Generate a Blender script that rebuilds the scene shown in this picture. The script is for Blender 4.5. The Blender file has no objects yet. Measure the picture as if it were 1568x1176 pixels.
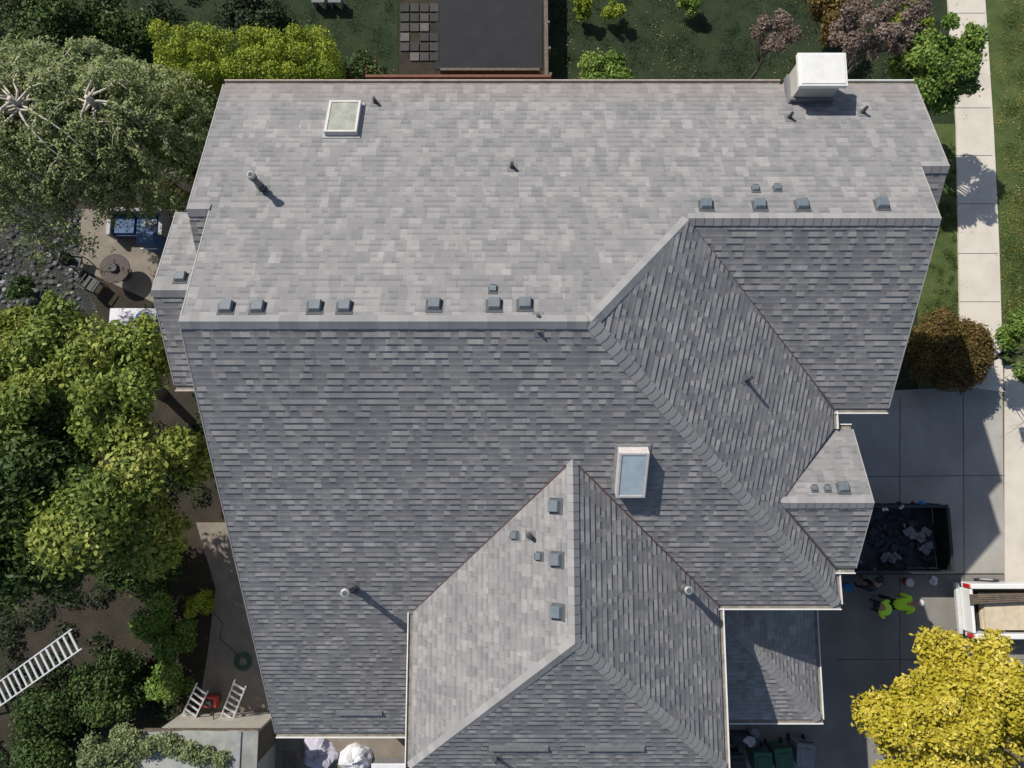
import bpy, math, numpy as np
from mathutils import Vector, Matrix
rng=np.random.default_rng(7)
S=14.0; H=26.2
# ---------------------------------------------------------------- scene/camera
sc=bpy.context.scene
TH=math.radians(7.816); F=1087.0; CT,ST=math.cos(TH),math.sin(TH)
cam=bpy.data.cameras.new("camera"); camo=bpy.data.objects.new("camera",cam); sc.collection.objects.link(camo)
camo.location=(0,0,H); camo.rotation_euler=(TH,0,0); cam.sensor_width=36; cam.lens=36*F/1568; cam.clip_end=2000; cam.clip_start=.1
sc.camera=camo
sc.view_settings.view_transform='Standard'; sc.view_settings.look='None'; sc.view_settings.exposure=0
EL=math.radians(45); AZ=(-.735,.678)
L=Vector((AZ[0]*math.cos(EL),AZ[1]*math.cos(EL),math.sin(EL))).normalized()
sun=bpy.data.lights.new("sun",'SUN'); sun.energy=5.0; sun.angle=math.radians(.5); sun.color=(1,.95,.87)
suno=bpy.data.objects.new("sun",sun); sc.collection.objects.link(suno); suno.rotation_euler=L.to_track_quat('Z','Y').to_euler(); suno.location=(-30,30,40)
w=bpy.data.worlds.new("World"); sc.world=w; w.use_nodes=True
nt=w.node_tree; bg=nt.nodes['Background']; sk=nt.nodes.new('ShaderNodeTexSky'); sk.sky_type='NISHITA'; sk.sun_disc=False
sk.sun_elevation=EL; sk.sun_rotation=math.atan2(AZ[0],AZ[1])%(2*math.pi); nt.links.new(sk.outputs[0],bg.inputs[0]); bg.inputs[1].default_value=.098

# ---------------------------------------------------------------- survey helpers
def ray(px,py):
    u=px-784.; v=588.-py; d=F*CT-v*ST
    return u/d,(v*CT+F*ST)/d
def G(px,py,z=0.):
    a,b=ray(px,py); d=H-z; return Vector((a*d,b*d,z))
def onP(px,py,Df):
    a,b=ray(px,py); D=1.2
    for _ in range(60): D=Df(a*D,b*D)
    return Vector((a*D*S,b*D*S,H-S*D))
def W(x,y,D): return Vector((x*S,y*S,H-S*D))

# ---------------------------------------------------------------- materials
def newmat(name):
    m=bpy.data.materials.new(name); m.use_nodes=True; return m,m.node_tree,m.node_tree.nodes['Principled BSDF']
def mth(nt,op,a,b=None,c=None):
    n=nt.nodes.new('ShaderNodeMath'); n.operation=op
    for i,x in enumerate((a,b,c)):
        if x is None: continue
        if isinstance(x,(int,float)): n.inputs[i].default_value=x
        else: nt.links.new(x,n.inputs[i])
    return n.outputs[0]
def ramp(nt,fac,stops):
    r=nt.nodes.new('ShaderNodeValToRGB'); e=r.color_ramp.elements
    while len(e)>1: e.remove(e[0])
    e[0].position=stops[0][0]; e[0].color=(*stops[0][1],1)
    for p,c in stops[1:]:
        k=e.new(p); k.color=(*c,1)
    nt.links.new(fac,r.inputs[0]); return r.outputs[0]
def noise(nt,scale,detail=4,rough=.6,vec=None):
    n=nt.nodes.new('ShaderNodeTexNoise'); n.inputs['Scale'].default_value=scale; n.inputs['Detail'].default_value=detail; n.inputs['Roughness'].default_value=rough
    if vec is None:
        tc=nt.nodes.new('ShaderNodeTexCoord'); vec=tc.outputs['Object']
    nt.links.new(vec,n.inputs['Vector']); return n.outputs[0]
def mixc(nt,fac,a,b,mode='MIX'):
    n=nt.nodes.new('ShaderNodeMix'); n.data_type='RGBA'; n.blend_type=mode
    for s,x in ((0,fac),(6,a),(7,b)):
        if isinstance(x,(int,float)): n.inputs[s].default_value=x
        elif isinstance(x,tuple): n.inputs[s].default_value=(*x,1)
        else: nt.links.new(x,n.inputs[s])
    return n.outputs[2]
def bump(nt,h,dist,strength,bs):
    b=nt.nodes.new('ShaderNodeBump'); b.inputs['Distance'].default_value=dist; b.inputs['Strength'].default_value=strength
    nt.links.new(h,b.inputs['Height']); nt.links.new(b.outputs[0],bs.inputs['Normal'])
def simple(name,col,rough=.6,var=.25,scale=6,metal=0,bmp=0,scale2=None):
    m,nt,bs=newmat(name)
    n=noise(nt,scale,6,.65)
    lo=tuple(c*(1-var) for c in col); hi=tuple(min(1,c*(1+var)) for c in col)
    c=ramp(nt,n,[(.3,lo),(.7,hi)])
    if scale2:
        n2=noise(nt,scale2,3,.5); c=mixc(nt,.5,c,ramp(nt,n2,[(.35,tuple(x*.65 for x in col)),(.65,tuple(min(1,x*1.3) for x in col))]))
    nt.links.new(c,bs.inputs['Base Color']); bs.inputs['Roughness'].default_value=rough; bs.inputs['Metallic'].default_value=metal
    if bmp: bump(nt,n,bmp,.6,bs)
    return m
def multi(name,stops,scale,rough=.9,fine=40,bmp=.03,fs=.35):
    m,nt,bs=newmat(name)
    n=noise(nt,scale,8,.62); n2=noise(nt,fine,3,.7)
    f=mth(nt,'ADD',mth(nt,'MULTIPLY',n,1-fs),mth(nt,'MULTIPLY',n2,fs))
    nt.links.new(ramp(nt,f,stops),bs.inputs['Base Color']); bs.inputs['Roughness'].default_value=rough
    if bmp: bump(nt,n2,bmp,.8,bs)
    return m
def leafmat(name,a,b,c,trans=.25):
    m,nt,bs=newmat(name)
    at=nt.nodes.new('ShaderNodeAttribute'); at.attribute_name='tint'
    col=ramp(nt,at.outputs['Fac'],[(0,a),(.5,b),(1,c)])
    nt.links.new(col,bs.inputs['Base Color']); bs.inputs['Roughness'].default_value=.6; bs.inputs['Specular IOR Level'].default_value=.3
    tr=nt.nodes.new('ShaderNodeBsdfTranslucent'); nt.links.new(col,tr.inputs[0])
    mx=nt.nodes.new('ShaderNodeMixShader'); mx.inputs[0].default_value=trans
    nt.links.new(bs.outputs[0],mx.inputs[1]); nt.links.new(tr.outputs[0],mx.inputs[2]); nt.links.new(mx.outputs[0],nt.nodes['Material Output'].inputs[0])
    return m
def shingle():
    m,nt,bs=newmat('asphalt_shingles')
    uv=nt.nodes.new('ShaderNodeUVMap'); uv.uv_map='UVMap'; sp=nt.nodes.new('ShaderNodeSeparateXYZ'); nt.links.new(uv.outputs[0],sp.inputs[0])
    u,v=sp.outputs[0],sp.outputs[1]
    CH=.156
    vr=mth(nt,'DIVIDE',v,CH); row=mth(nt,'FLOOR',vr); fv=mth(nt,'FRACT',vr)
    def wn(a,b):
        c=nt.nodes.new('ShaderNodeCombineXYZ')
        nt.links.new(a,c.inputs[0])
        if isinstance(b,(int,float)): c.inputs[1].default_value=b
        else: nt.links.new(b,c.inputs[1])
        n=nt.nodes.new('ShaderNodeTexWhiteNoise'); n.noise_dimensions='2D'; nt.links.new(c.outputs[0],n.inputs[0]); return n.outputs['Value']
    rr=wn(row,3.3)
    c=nt.nodes.new('ShaderNodeCombineXYZ'); nt.links.new(mth(nt,'MULTIPLY',u,1.9),c.inputs[0]); nt.links.new(mth(nt,'MULTIPLY',row,7.77),c.inputs[1])
    wob=noise(nt,1.0,1,.5,c.outputs[0])
    ua=mth(nt,'ADD',mth(nt,'ADD',mth(nt,'DIVIDE',u,.165),mth(nt,'MULTIPLY',rr,9.)),mth(nt,'MULTIPLY',wob,2.2))
    ca=mth(nt,'FLOOR',ua); ra=wn(ca,row); rc=wn(ca,mth(nt,'ADD',row,91.7))
    row2=mth(nt,'FLOOR',mth(nt,'MULTIPLY',vr,.5))
    ub=mth(nt,'ADD',mth(nt,'DIVIDE',u,.27),mth(nt,'MULTIPLY',wn(row2,8.1),5.)); rb=wn(mth(nt,'FLOOR',ub),mth(nt,'ADD',row2,55.))
    raised=mth(nt,'GREATER_THAN',ra,.47)
    big=noise(nt,.35,3,.5); mid=noise(nt,2.2,3,.6); gran=noise(nt,60,3,.85)
    t=mth(nt,'ADD',mth(nt,'MULTIPLY',rc,.14),mth(nt,'MULTIPLY',rb,.28))
    t=mth(nt,'ADD',t,mth(nt,'MULTIPLY',ra,.12))
    t=mth(nt,'ADD',t,mth(nt,'MULTIPLY',big,.16)); t=mth(nt,'ADD',t,mth(nt,'MULTIPLY',mid,.22)); t=mth(nt,'ADD',t,mth(nt,'MULTIPLY',gran,.28))
    col=ramp(nt,t,[(.2,(.160,.161,.167)),(.45,(.216,.213,.215)),(.64,(.262,.254,.252)),(.95,(.385,.37,.36))])
    notch=mth(nt,'SUBTRACT',1.,raised)
    band=mth(nt,'MULTIPLY',mth(nt,'GREATER_THAN',fv,.62),notch)
    col=mixc(nt,mth(nt,'MULTIPLY',band,.26),col,(.068,.07,.078))
    tc=nt.nodes.new('ShaderNodeTexCoord'); s2=nt.nodes.new('ShaderNodeSeparateXYZ'); nt.links.new(tc.outputs['Object'],s2.inputs[0])
    st=nt.nodes.new('ShaderNodeMapRange'); st.inputs['From Min'].default_value=9.1; st.inputs['From Max'].default_value=9.9; nt.links.new(s2.outputs[1],st.inputs['Value'])
    col=mixc(nt,mth(nt,'MULTIPLY',mth(nt,'MULTIPLY',st.outputs[0],mid),.6),col,(.30,.23,.19))
    nt.links.new(col,bs.inputs['Base Color']); bs.inputs['Roughness'].default_value=.95; bs.inputs['Specular IOR Level'].default_value=.15
    rise=nt.nodes.new('ShaderNodeMapRange'); rise.interpolation_type='LINEAR'; rise.inputs['From Min'].default_value=0; rise.inputs['From Max'].default_value=.28
    nt.links.new(fv,rise.inputs['Value'])
    amp=mth(nt,'ADD',mth(nt,'MULTIPLY',mth(nt,'MULTIPLY',raised,mth(nt,'ADD',mth(nt,'MULTIPLY',rc,.6),.5)),.72),.17)
    h=mth(nt,'MULTIPLY',mth(nt,'MULTIPLY',rise.outputs[0],mth(nt,'SUBTRACT',1.,mth(nt,'MULTIPLY',fv,.7))),amp)
    h=mth(nt,'ADD',h,mth(nt,'MULTIPLY',gran,.14))
    bump(nt,h,.038,1.,bs)
    return m
M_SH=shingle()
def capmat():
    m,nt,bs=newmat('ridge_cap_shingles')
    at=nt.nodes.new('ShaderNodeAttribute'); at.attribute_name='tint'
    g=noise(nt,50,3,.8)
    t=mth(nt,'ADD',mth(nt,'MULTIPLY',at.outputs['Fac'],.4),mth(nt,'MULTIPLY',g,.5))
    nt.links.new(ramp(nt,t,[(.1,(.215,.212,.213)),(.8,(.33,.322,.318))]),bs.inputs['Base Color']); bs.inputs['Roughness'].default_value=.95; bs.inputs['Specular IOR Level'].default_value=.15
    return m
M_CAP=capmat()
M_WHITE=simple('white_painted_metal',(.70,.69,.66),.45,.1,3)
M_GUT=simple('gutter_inside',(.20,.18,.15),.8,.4,5)
M_SID=simple('lap_siding',(.42,.40,.35),.7,.12,2)
M_DK=simple('dark_vent_metal',(.075,.08,.085),.8,.25,8)
M_FLG=simple('weathered_flashing',(.16,.16,.165),.85,.2,8)
M_VT=simple('painted_vent_metal',(.12,.145,.165),.6,.15,8)
M_GALV=simple('galvanised_metal',(.30,.31,.31),.55,.2,9,.3)
M_RAKE=simple('rake_drip_edge',(.36,.35,.34),.7,.15,5)
M_BLACK=simple('black_rubber',(.025,.025,.027),.6,.3,9)
M_VAL=simple('valley_metal',(.075,.065,.066),.6,.3,6)
M_VALR=simple('valley_metal_red',(.115,.06,.058),.6,.3,6)
M_PINK=simple('fascia_weathered',(.44,.36,.31),.7,.2,3)
M_FRAME=simple('skylight_frame',(.58,.54,.51),.5,.1,6)
def glass(name,a,b,sc_):
    m,nt,bs=newmat(name); n=noise(nt,sc_,5,.6)
    nt.links.new(ramp(nt,n,[(.3,a),(.7,b)]),bs.inputs['Base Color']); bs.inputs['Roughness'].default_value=.14; bs.inputs['Specular IOR Level'].default_value=.8; return m
M_GL=glass('skylight_glass',(.24,.25,.20),(.42,.42,.35),3); M_GL2=glass('skylight_glass_blue',(.36,.43,.47),(.56,.62,.65),2)
M_WIN=simple('window_glass',(.04,.05,.06),.1,.2,2)
M_CONC=multi('driveway_concrete',[(.25,(.22,.205,.185)),(.42,(.30,.28,.25)),(.55,(.35,.33,.30)),(.75,(.43,.405,.365))],.7,.9,45,.01,.3)
M_CONC2=multi('driveway_concrete_shaded',[(.25,(.135,.13,.118)),(.42,(.185,.176,.16)),(.55,(.225,.213,.195)),(.75,(.30,.285,.255))],.8,.9,45,.015,.4)  # house shade on the lower drive, darkened into the concrete colour
M_SIDEW=multi('sidewalk_concrete',[(.25,(.44,.395,.335)),(.5,(.57,.52,.445)),(.75,(.66,.60,.52))],1.0,.9,45,.01,.3)
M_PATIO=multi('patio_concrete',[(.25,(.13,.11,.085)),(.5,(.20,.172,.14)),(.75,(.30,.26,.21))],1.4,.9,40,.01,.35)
M_JOINT=simple('joint_dark',(.09,.085,.08),.9,.3,9)
M_SOIL=multi('garden_soil',[(.3,(.012,.013,.008)),(.45,(.028,.026,.016)),(.58,(.05,.036,.024)),(.72,(.055,.058,.028))],1.3,1,18,.06,.45)
M_GRASS=multi('lawn_grass',[(.3,(.008,.016,.005)),(.45,(.015,.03,.009)),(.58,(.03,.046,.015)),(.72,(.06,.064,.028))],1.4,1,30,.05,.5)  # dark base colour stands in for the shade over the north garden
M_GRASS2=multi('verge_grass',[(.28,(.025,.05,.01)),(.45,(.055,.09,.018)),(.56,(.09,.115,.03)),(.72,(.20,.17,.07))],1.3,1,24,.06,.5)
M_ASPH=multi('dark_pad_asphalt',[(.3,(.010,.011,.014)),(.7,(.026,.027,.031))],1.2,.9,60,.01,.5)
M_GRAV=multi('river_gravel',[(.3,(.012,.014,.012)),(.5,(.035,.038,.034)),(.66,(.10,.10,.095))],2.2,1,14,.1,.7)
M_FENCE=simple('fence_wood_red',(.16,.06,.035),.8,.35,7)
M_WOOD=simple('weathered_wood',(.13,.10,.075),.85,.35,7)
M_BARK=simple('bark',(.10,.085,.07),.9,.4,8)
M_BIRCH=simple('pale_bark',(.50,.45,.37),.8,.25,8)
# ---------------------------------------------------------------- mesh builder
def empty(name,loc=(0,0,0)):
    e=bpy.data.objects.new(name,None); sc.collection.objects.link(e); e.location=loc; e.empty_display_size=.3; return e
class MB:
    def __init__(s): s.v=[]; s.f=[]; s.mi=[]; s.mats=[]; s.t=[]
    def m(s,mat):
        if mat not in s.mats: s.mats.append(mat)
        return s.mats.index(mat)
    def add(s,vs,fs,mat,tint=.5):
        o=len(s.v); s.v+= [tuple(x) for x in vs]; k=s.m(mat)
        for f in fs: s.f.append([o+i for i in f]); s.mi.append(k); s.t.append(tint)
    def box(s,c,size,mat,M=None,taper=1.,tint=.5):
        x,y,z=[q/2 for q in size]; c=Vector(c); vs=[]
        for sz,k in ((-1,1.),(1,taper)):
            for sx,sy in ((-1,-1),(1,-1),(1,1),(-1,1)): vs.append(Vector((sx*x*k,sy*y*k,sz*z))+c)
        if M is not None: vs=[M@p for p in vs]
        s.add(vs,[(3,2,1,0),(4,5,6,7),(0,1,5,4),(1,2,6,5),(2,3,7,6),(3,0,4,7)],mat,tint)
    def tube(s,pts,rad,mat,n=10,M=None,tint=.5,caps=True):
        pts=[Vector(p) for p in pts]; vs=[]
        for i,p in enumerate(pts):
            d=(pts[min(i+1,len(pts)-1)]-pts[max(i-1,0)]).normalized()
            a=d.orthogonal().normalized()
            if abs(d.z)>.99: a=Vector((1,0,0))
            b=d.cross(a)
            for k in range(n):
                t=2*math.pi*k/n; vs.append(p+(a*math.cos(t)+b*math.sin(t))*rad[i])
        if M is not None: vs=[M@p for p in vs]
        fs=[]
        for i in range(len(pts)-1):
            for k in range(n): fs.append((i*n+k,i*n+(k+1)%n,(i+1)*n+(k+1)%n,(i+1)*n+k))
        if caps: fs.append(tuple(range(n-1,-1,-1))); fs.append(tuple((len(pts)-1)*n+k for k in range(n)))
        s.add(vs,fs,mat,tint)
    def prism(s,pts,z0,z1,mat):
        n=len(pts); vs=[Vector((p[0],p[1],z0)) for p in pts]+[Vector((p[0],p[1],z1)) for p in pts]
        s.add(vs,[tuple(range(n-1,-1,-1)),tuple(range(n,2*n))]+[(i,(i+1)%n,n+(i+1)%n,n+i) for i in range(n)],mat)
    def build(s,name,parent=None,bevel=0,smooth=False):
        me=bpy.data.meshes.new(name); me.from_pydata(s.v,[],s.f)
        for m in s.mats: me.materials.append(m)
        me.polygons.foreach_set('material_index',s.mi)
        a=me.attributes.new('tint','FLOAT','FACE'); a.data.foreach_set('value',s.t)
        if smooth: me.polygons.foreach_set('use_smooth',[True]*len(s.f))
        me.update(); o=bpy.data.objects.new(name,me); sc.collection.objects.link(o)
        if parent: o.parent=parent
        if bevel:
            b=o.modifiers.new('bevel','BEVEL'); b.width=bevel; b.segments=2; b.limit_method='ANGLE'
        return o
# ---------------------------------------------------------------- roof planes (D = drop below the drone's level, in S units)
N =lambda x,y:.9125+.385*y
SP=lambda x,y:1.1615-.71*y
S2=lambda x,y:1.3560-.70*y
EP=lambda x,y:1+.5466*(x-.1137)-.1319*(y-.2274)
CW=lambda x,y:1.138+.685*(.0967-x)
CE=lambda x,y:1.138+.652*(x-.0967)
CS=lambda x,y:1.138+.735*(-.247-y)
LGN=lambda x,y:1.1036+.394*(y-.302)
LGS=lambda x,y:1.1036+.69*(.302-y)
LXS=lambda x,y:1.0767+.70*(.4266-y)
RXS=lambda x,y:1.1105+.70*(.514-y)
SGN=lambda x,y:1.2217+.45*(y+.036)
SGS=lambda x,y:1.2217+.68*(-.036-y)
PE=lambda x,y:1.543-.6*(.634-x)
PS=lambda x,y:1.543-.6*(y+.486)
house=empty("suburban_house")
def roofface(name,pts,Df,th=.14):
    P=[W(x,y,Df(x,y)) for x,y in pts]
    n=Vector((0,0,0))
    for i in range(len(P)): n+=P[i].cross(P[(i+1)%len(P)])
    if n.z<0: P=P[::-1]
    g=Vector(((Df(1,0)-Df(0,0)),(Df(0,1)-Df(0,0)),1)).normalized(); n=g
    up=(Vector((0,0,1))-n*n.z).normalized(); t=up.cross(n)
    k=len(P); vs=P+[p-Vector((0,0,th)) for p in P]
    me=bpy.data.meshes.new(name); fs=[tuple(range(k)),tuple(range(2*k-1,k-1,-1))]+[(i,k+i,k+(i+1)%k,(i+1)%k) for i in range(k)]
    me.from_pydata([tuple(v) for v in vs],[],fs); me.materials.append(M_SH); me.materials.append(M_WHITE)
    for p in me.polygons: p.material_index=0 if p.index==0 else 1
    uvl=me.uv_layers.new(name='UVMap')
    for l in me.loops:
        c=vs[l.vertex_index]; uvl.data[l.index].uv=(c.dot(t),c.dot(up)+50)
    o=bpy.data.objects.new(name,me); sc.collection.objects.link(o); o.parent=house; return o
XL,XR,XL2,XR2,YR,YN=-.4784,.6735,-.5146,.720,.2274,.7027
roofface('roof_north',[(XL2,YN),(XL2,.4266),(XL,.4266),(XL,YR),(.1137,YR),(.277,.4000),(.277,.4088),(XR,.4088),(XR,.514),(XR2,.514),(XR2,YN)],N)
roofface('roof_south',[(XL,YR),(.1137,YR),(.585,-.2187),(.365,-.2187),(.0948,.0332),(-.150,-.205),(-.150,-.505),(XL,-.505)],SP)
roofface('roof_east',[(.1137,YR),(.277,.4045),(.574,.130),(.576,.0935),(.4557,-.036),(.579,-.1536),(.585,-.2187)],EP)
roofface('roof_wing_south',[(.277,.4088),(XR,.4088),(XR,.130),(.574,.130)],S2)
roofface('roof_gable_west',[(.0967,.0345),(.0967,-.247),(-.179,-.499),(-.179,-.231)],CW)
roofface('roof_gable_east',[(.0967,.0345),(.371,-.2206),(.371,-.497),(.0967,-.247)],CE)
roofface('roof_gable_south',[(.0967,-.247),(.371,-.497),(-.179,-.499)],CS)
roofface('roof_left_gable_north',[(-.575,.302),(-.575,.457),(-.47,.457),(-.47,.302)],LGN)
roofface('roof_left_gable_south',[(-.575,.302),(-.47,.302),(-.47,.1625),(-.575,.1625)],LGS)
roofface('roof_left_return',[(XL2,.4266),(XL,.4266),(XL,.34),(XL2,.34)],LXS)
roofface('roof_right_return',[(XR,.514),(XR2,.514),(XR2,.44),(XR,.44)],RXS)
roofface('roof_small_gable_north',[(.4557,-.036),(.614,-.036),(.614,.0935),(.575,.0935)],SGN)
roofface('roof_small_gable_south',[(.4557,-.036),(.614,-.036),(.614,-.1536),(.579,-.1536)],SGS)
roofface('roof_porch_east',[(.634,-.486),(.634,-.225),(.373,-.225)],PE,.12)
roofface('roof_porch_south',[(.634,-.486),(.373,-.225),(.352,-.225),(.352,-.486)],PS,.12)
cb=MB()
def cap(a,b,D1,D2,wd=.16,step=.2):
    A=W(*a,D1(*a)); B=W(*b,D1(*b)); d=(B-A).normalized(); Ln=(B-A).length
    mid=(A+B)/2; out=[]
    for Df,Do in ((D1,D2),(D2,D1)):
        n=Vector(((Df(1,0)-Df(0,0)),(Df(0,1)-Df(0,0)),1)).normalized(); s=d.cross(n).normalized()
        q=mid+s*.5; x,y=q.x/S,q.y/S
        out.append(s if Df(x,y)>=Do(x,y)-1e-6 else -s)
    k=int(Ln/step)
    for i in range(k+1):
        t0=i*step; t1=min(Ln,t0+step*1.04)
        if t1-t0<.03: continue
        j=rng.uniform(-.005,.005)
        p0=A+d*t0; p1=A+d*t1; z0=Vector((0,0,.050)); z1=Vector((0,0,.036))
        o1=out[0]*(wd+j); o2=out[1]*(wd-j)
        e0=Vector((0,0,.030)); e1=Vector((0,0,.020))
        vs=[p0+z0,p1+z1,p1+e1+o1,p0+e0+o1,p1+e1+o2,p0+e0+o2, p0+o1,p0,p0+o2,p1+o1,p1+o2]
        cb.add(vs,[(0,1,2,3),(1,0,5,4),(3,6,7,0),(0,7,8,5),(3,2,9,6),(5,8,10,4)],M_CAP,rng.uniform())
cap((XL,YR),(.1137,YR),N,SP); cap((.277,.4060),(.1137,YR),N,EP); cap((XR,.4088),(.277,.4088),N,S2)
cap((.585,-.2187),(.1137,YR),SP,EP); cap((.0967,-.247),(.0967,.0345),CW,CE); cap((-.179,-.499),(.0967,-.247),CW,CS); cap((.371,-.497),(.0967,-.247),CE,CS)
cap((-.575,.302),(-.48,.302),LGN,LGS); cap((XL2,.4266),(XL,.4266),N,LXS); cap((XR2,.514),(XR,.514),N,RXS); cap((.614,-.036),(.4557,-.036),SGN,SGS); cap((.634,-.486),(.373,-.225),PE,PS)
cb.build('ridge_caps',house)
vb=MB()
def strip(a,b,Da,mat,wd=.05,lift=.02):
    A=W(*a,Da(*a)); B=W(*b,Da(*b)); d=(B-A).normalized(); s=Vector((-d.y,d.x,0)).normalized()*wd/2
    up=Vector((0,0,lift)); vb.add([A-s+up,B-s+up,B+s+up,A+s+up,A-s-up,B-s-up,B+s-up,A+s-up],[(0,1,2,3),(0,4,5,1),(2,6,7,3),(1,5,6,2),(3,7,4,0)],mat)
strip((.277,.405),(.574,.130),S2,M_VAL,.08); strip((.0967,.0345),(-.179,-.231),CW,M_VALR,.045); strip((.0967,.0345),(.371,-.2206),CE,M_VALR,.04)
strip((.4557,-.036),(.576,.0935),SGN,M_VAL,.05); strip((.4557,-.036),(.579,-.1536),SGS,M_VAL,.05)
vb.build('valley_flashing',house)
tb=MB()
def bar(A,B,wd,ht,mat,off=Vector((0,0,0)),lift=0):
    A=Vector(A)+off; B=Vector(B)+off; d=(B-A).normalized(); s=Vector((-d.y,d.x,0)).normalized()*wd/2; u=Vector((0,0,lift)); l=Vector((0,0,lift-ht))
    tb.add([A-s+u,B-s+u,B+s+u,A+s+u,A-s+l,B-s+l,B+s+l,A+s+l],[(0,1,2,3),(7,6,5,4),(0,4,5,1),(2,6,7,3),(1,5,6,2),(3,7,4,0)],mat)
def rake(a,b,D,sgn,mat=M_RAKE):
    bar(W(*a,D(*a)),W(*b,D(*b)),.022,.2,mat,Vector((sgn*.013,0,0)),.008)
def gutter(a,b,D,out,lipmat=M_WHITE):
    A=W(*a,D(*a)); B=W(*b,D(*b)); o=Vector((out[0],out[1],0))
    bar(A,B,.11,.02,M_GUT,o*.062,-.07); bar(A,B,.026,.12,lipmat,o*.125,-.015)
for a,b,D,sg in [((XL2,YN),(XL2,.4266),N,-1),((XL,.4266),(XL,YR),N,-1),((XL,YR),(XL,-.505),SP,-1),((XR2,YN),(XR2,.514),N,1),((XR,.514),(XR,.4088),N,1),((XR,.4088),(XR,.13),S2,1),((.614,-.036),(.614,.0935),SGN,1),((.614,-.036),(.614,-.1536),SGS,1),((-.575,.302),(-.575,.457),LGN,-1),((-.575,.302),(-.575,.1625),LGS,-1)]:
    rake(a,b,D,sg)
gutter((XL2,YN),(.48,YN),N,(0,1),M_PINK); gutter((.564,YN),(XR2,YN),N,(0,1),M_WHITE)
gutter((XL,-.505),(-.183,-.505),SP,(0,-1)); gutter((.579,.13),(XR,.13),S2,(0,-1)); gutter((.371,-.2187),(.592,-.2187),SP,(0,-1))
gutter((.574,.125),(.576,.0935),EP,(1,0)); gutter((.579,-.158),(.585,-.2187),EP,(1,0)); gutter((-.179,-.231),(-.179,-.499),CW,(-1,0)); gutter((.371,-.225),(.371,-.497),CE,(1,0)); gutter((-.179,-.499),(.371,-.497),CS,(0,-1))
gutter((.634,-.235),(.634,-.486),PE,(1,0)); gutter((.352,-.486),(.642,-.486),PS,(0,-1)); gutter((-.575,.1625),(-.48,.1625),LGS,(0,-1),M_PINK); gutter((.579,-.1536),(.614,-.1536),SGS,(0,-1)); gutter((.578,.0935),(.614,.0935),SGN,(0,1))
tb.build('gutters_and_trim',house)
def Dtop(x,y):
    c=[max(N(x,y),SP(x,y),EP(x,y))]
    if y>=.12 and x>.2: c.append(max(N(x,y),S2(x,y)))
    if y<.04 and -.18<x<.372: c.append(max(CW(x,y),CE(x,y),CS(x,y)))
    return min(c)
def walls(name,fp,hf,mat=M_SID,low=0.):
    b=MB()
    for i in range(len(fp)):
        p=fp[i]; q=fp[(i+1)%len(fp)]; k=24
        for j in range(k):
            a=[p[0]+(q[0]-p[0])*j/k,p[1]+(q[1]-p[1])*j/k]; c=[p[0]+(q[0]-p[0])*(j+1)/k,p[1]+(q[1]-p[1])*(j+1)/k]
            za=H-S*hf(*a)-.16; zc=H-S*hf(*c)-.16
            b.add([(a[0]*S,a[1]*S,low),(c[0]*S,c[1]*S,low),(c[0]*S,c[1]*S,zc),(a[0]*S,a[1]*S,za)],[(0,1,2,3)],mat)
    return b.build(name,house)
walls('walls_main',[(-.49,.675),(-.49,.45),(-.455,.45),(-.455,-.48),(-.152,-.48),(-.152,-.475),(.345,-.475),(.345,-.195),(.55,-.195),(.55,.155),(.65,.155),(.65,.54),(.695,.54),(.695,.675)],Dtop)
walls('walls_left_bay',[(-.552,.435),(-.552,.185),(-.456,.185),(-.456,.435)],lambda x,y:max(LGN(x,y),LGS(x,y)))
walls('walls_small_bay',[(.59,.07),(.551,.07),(.551,-.13),(.59,-.13)],lambda x,y:max(SGN(x,y),SGS(x,y)))
wb=MB()
for px,py in ((.615,-.47),(.615,-.25)): wb.box((px*S,py*S,2.15),(.2,.2,4.2),M_WHITE)
def window(x,y,z,wd,ht,ax):
    sx,sy=(.06,wd) if ax=='x' else (wd,.06)
    wb.box((x,y,z),(sx,sy,ht),M_WHITE); sx2,sy2=(.09,wd-.16) if ax=='x' else (wd-.16,.09); wb.box((x,y,z),(sx2,sy2,ht-.16),M_WIN)
for yy in (-4.5,-1.5,1.0,6.0,8.4): window(-.455*S if yy<6.2 else -.49*S,yy,1.9,1.1,1.3,'x')
for yy in (5.,6.6): window(.65*S,yy,5.4,1.2,1.3,'x'); window(.65*S,yy,1.9,1.2,1.3,'x')
for xx in (-5,-2,1,4,8): window(xx,.675*S,1.9,1.3,1.4,'y'); window(xx,.675*S,5.8,1.3,1.4,'y')
for xx in (-5.2,-3.6): window(xx,-.48*S,1.9,1.1,1.3,'y')
for xx in (0,3): window(xx,-.475*S,5.2,1.3,1.3,'y')
wb.box((.345*S,-.33*S,1.1),(.08,1.0,2.1),M_WOOD); wb.box((.55*S,-.02*S,1.2),(.08,.9,2.1),M_WOOD)
wb.build('windows_doors_posts',house)
cbm=MB(); x0,x1,y0,y1=.486*S,.559*S,.660*S,.713*S; zt=H-S*1.11
cbm.box(((x0+x1)/2,(y0+y1)/2,(zt-.08)/2),(x1-x0-.06,y1-y0-.06,zt-.08),M_SID)
cbm.box(((x0+x1)/2,(y0+y1)/2,zt-.06),(x1-x0+.12,y1-y0+.1,.12),M_WHITE)
cbm.box(((x0+x1)/2,(y0+y1)/2,zt+.008),(x1-x0+.02,y1-y0,.02),M_WHITE)
cbm.box(((x0+x1)/2,y0-.0,H-S*N(0,.66)+.06),(x1-x0+.04,.08,.22),M_FLG)
cbm.box((x0-.0,(y0+y1)/2-.05,H-S*N(0,.68)+.06),(.08,.75,.22),M_FLG)
cbm.build('chimney',house,.012)
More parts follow.
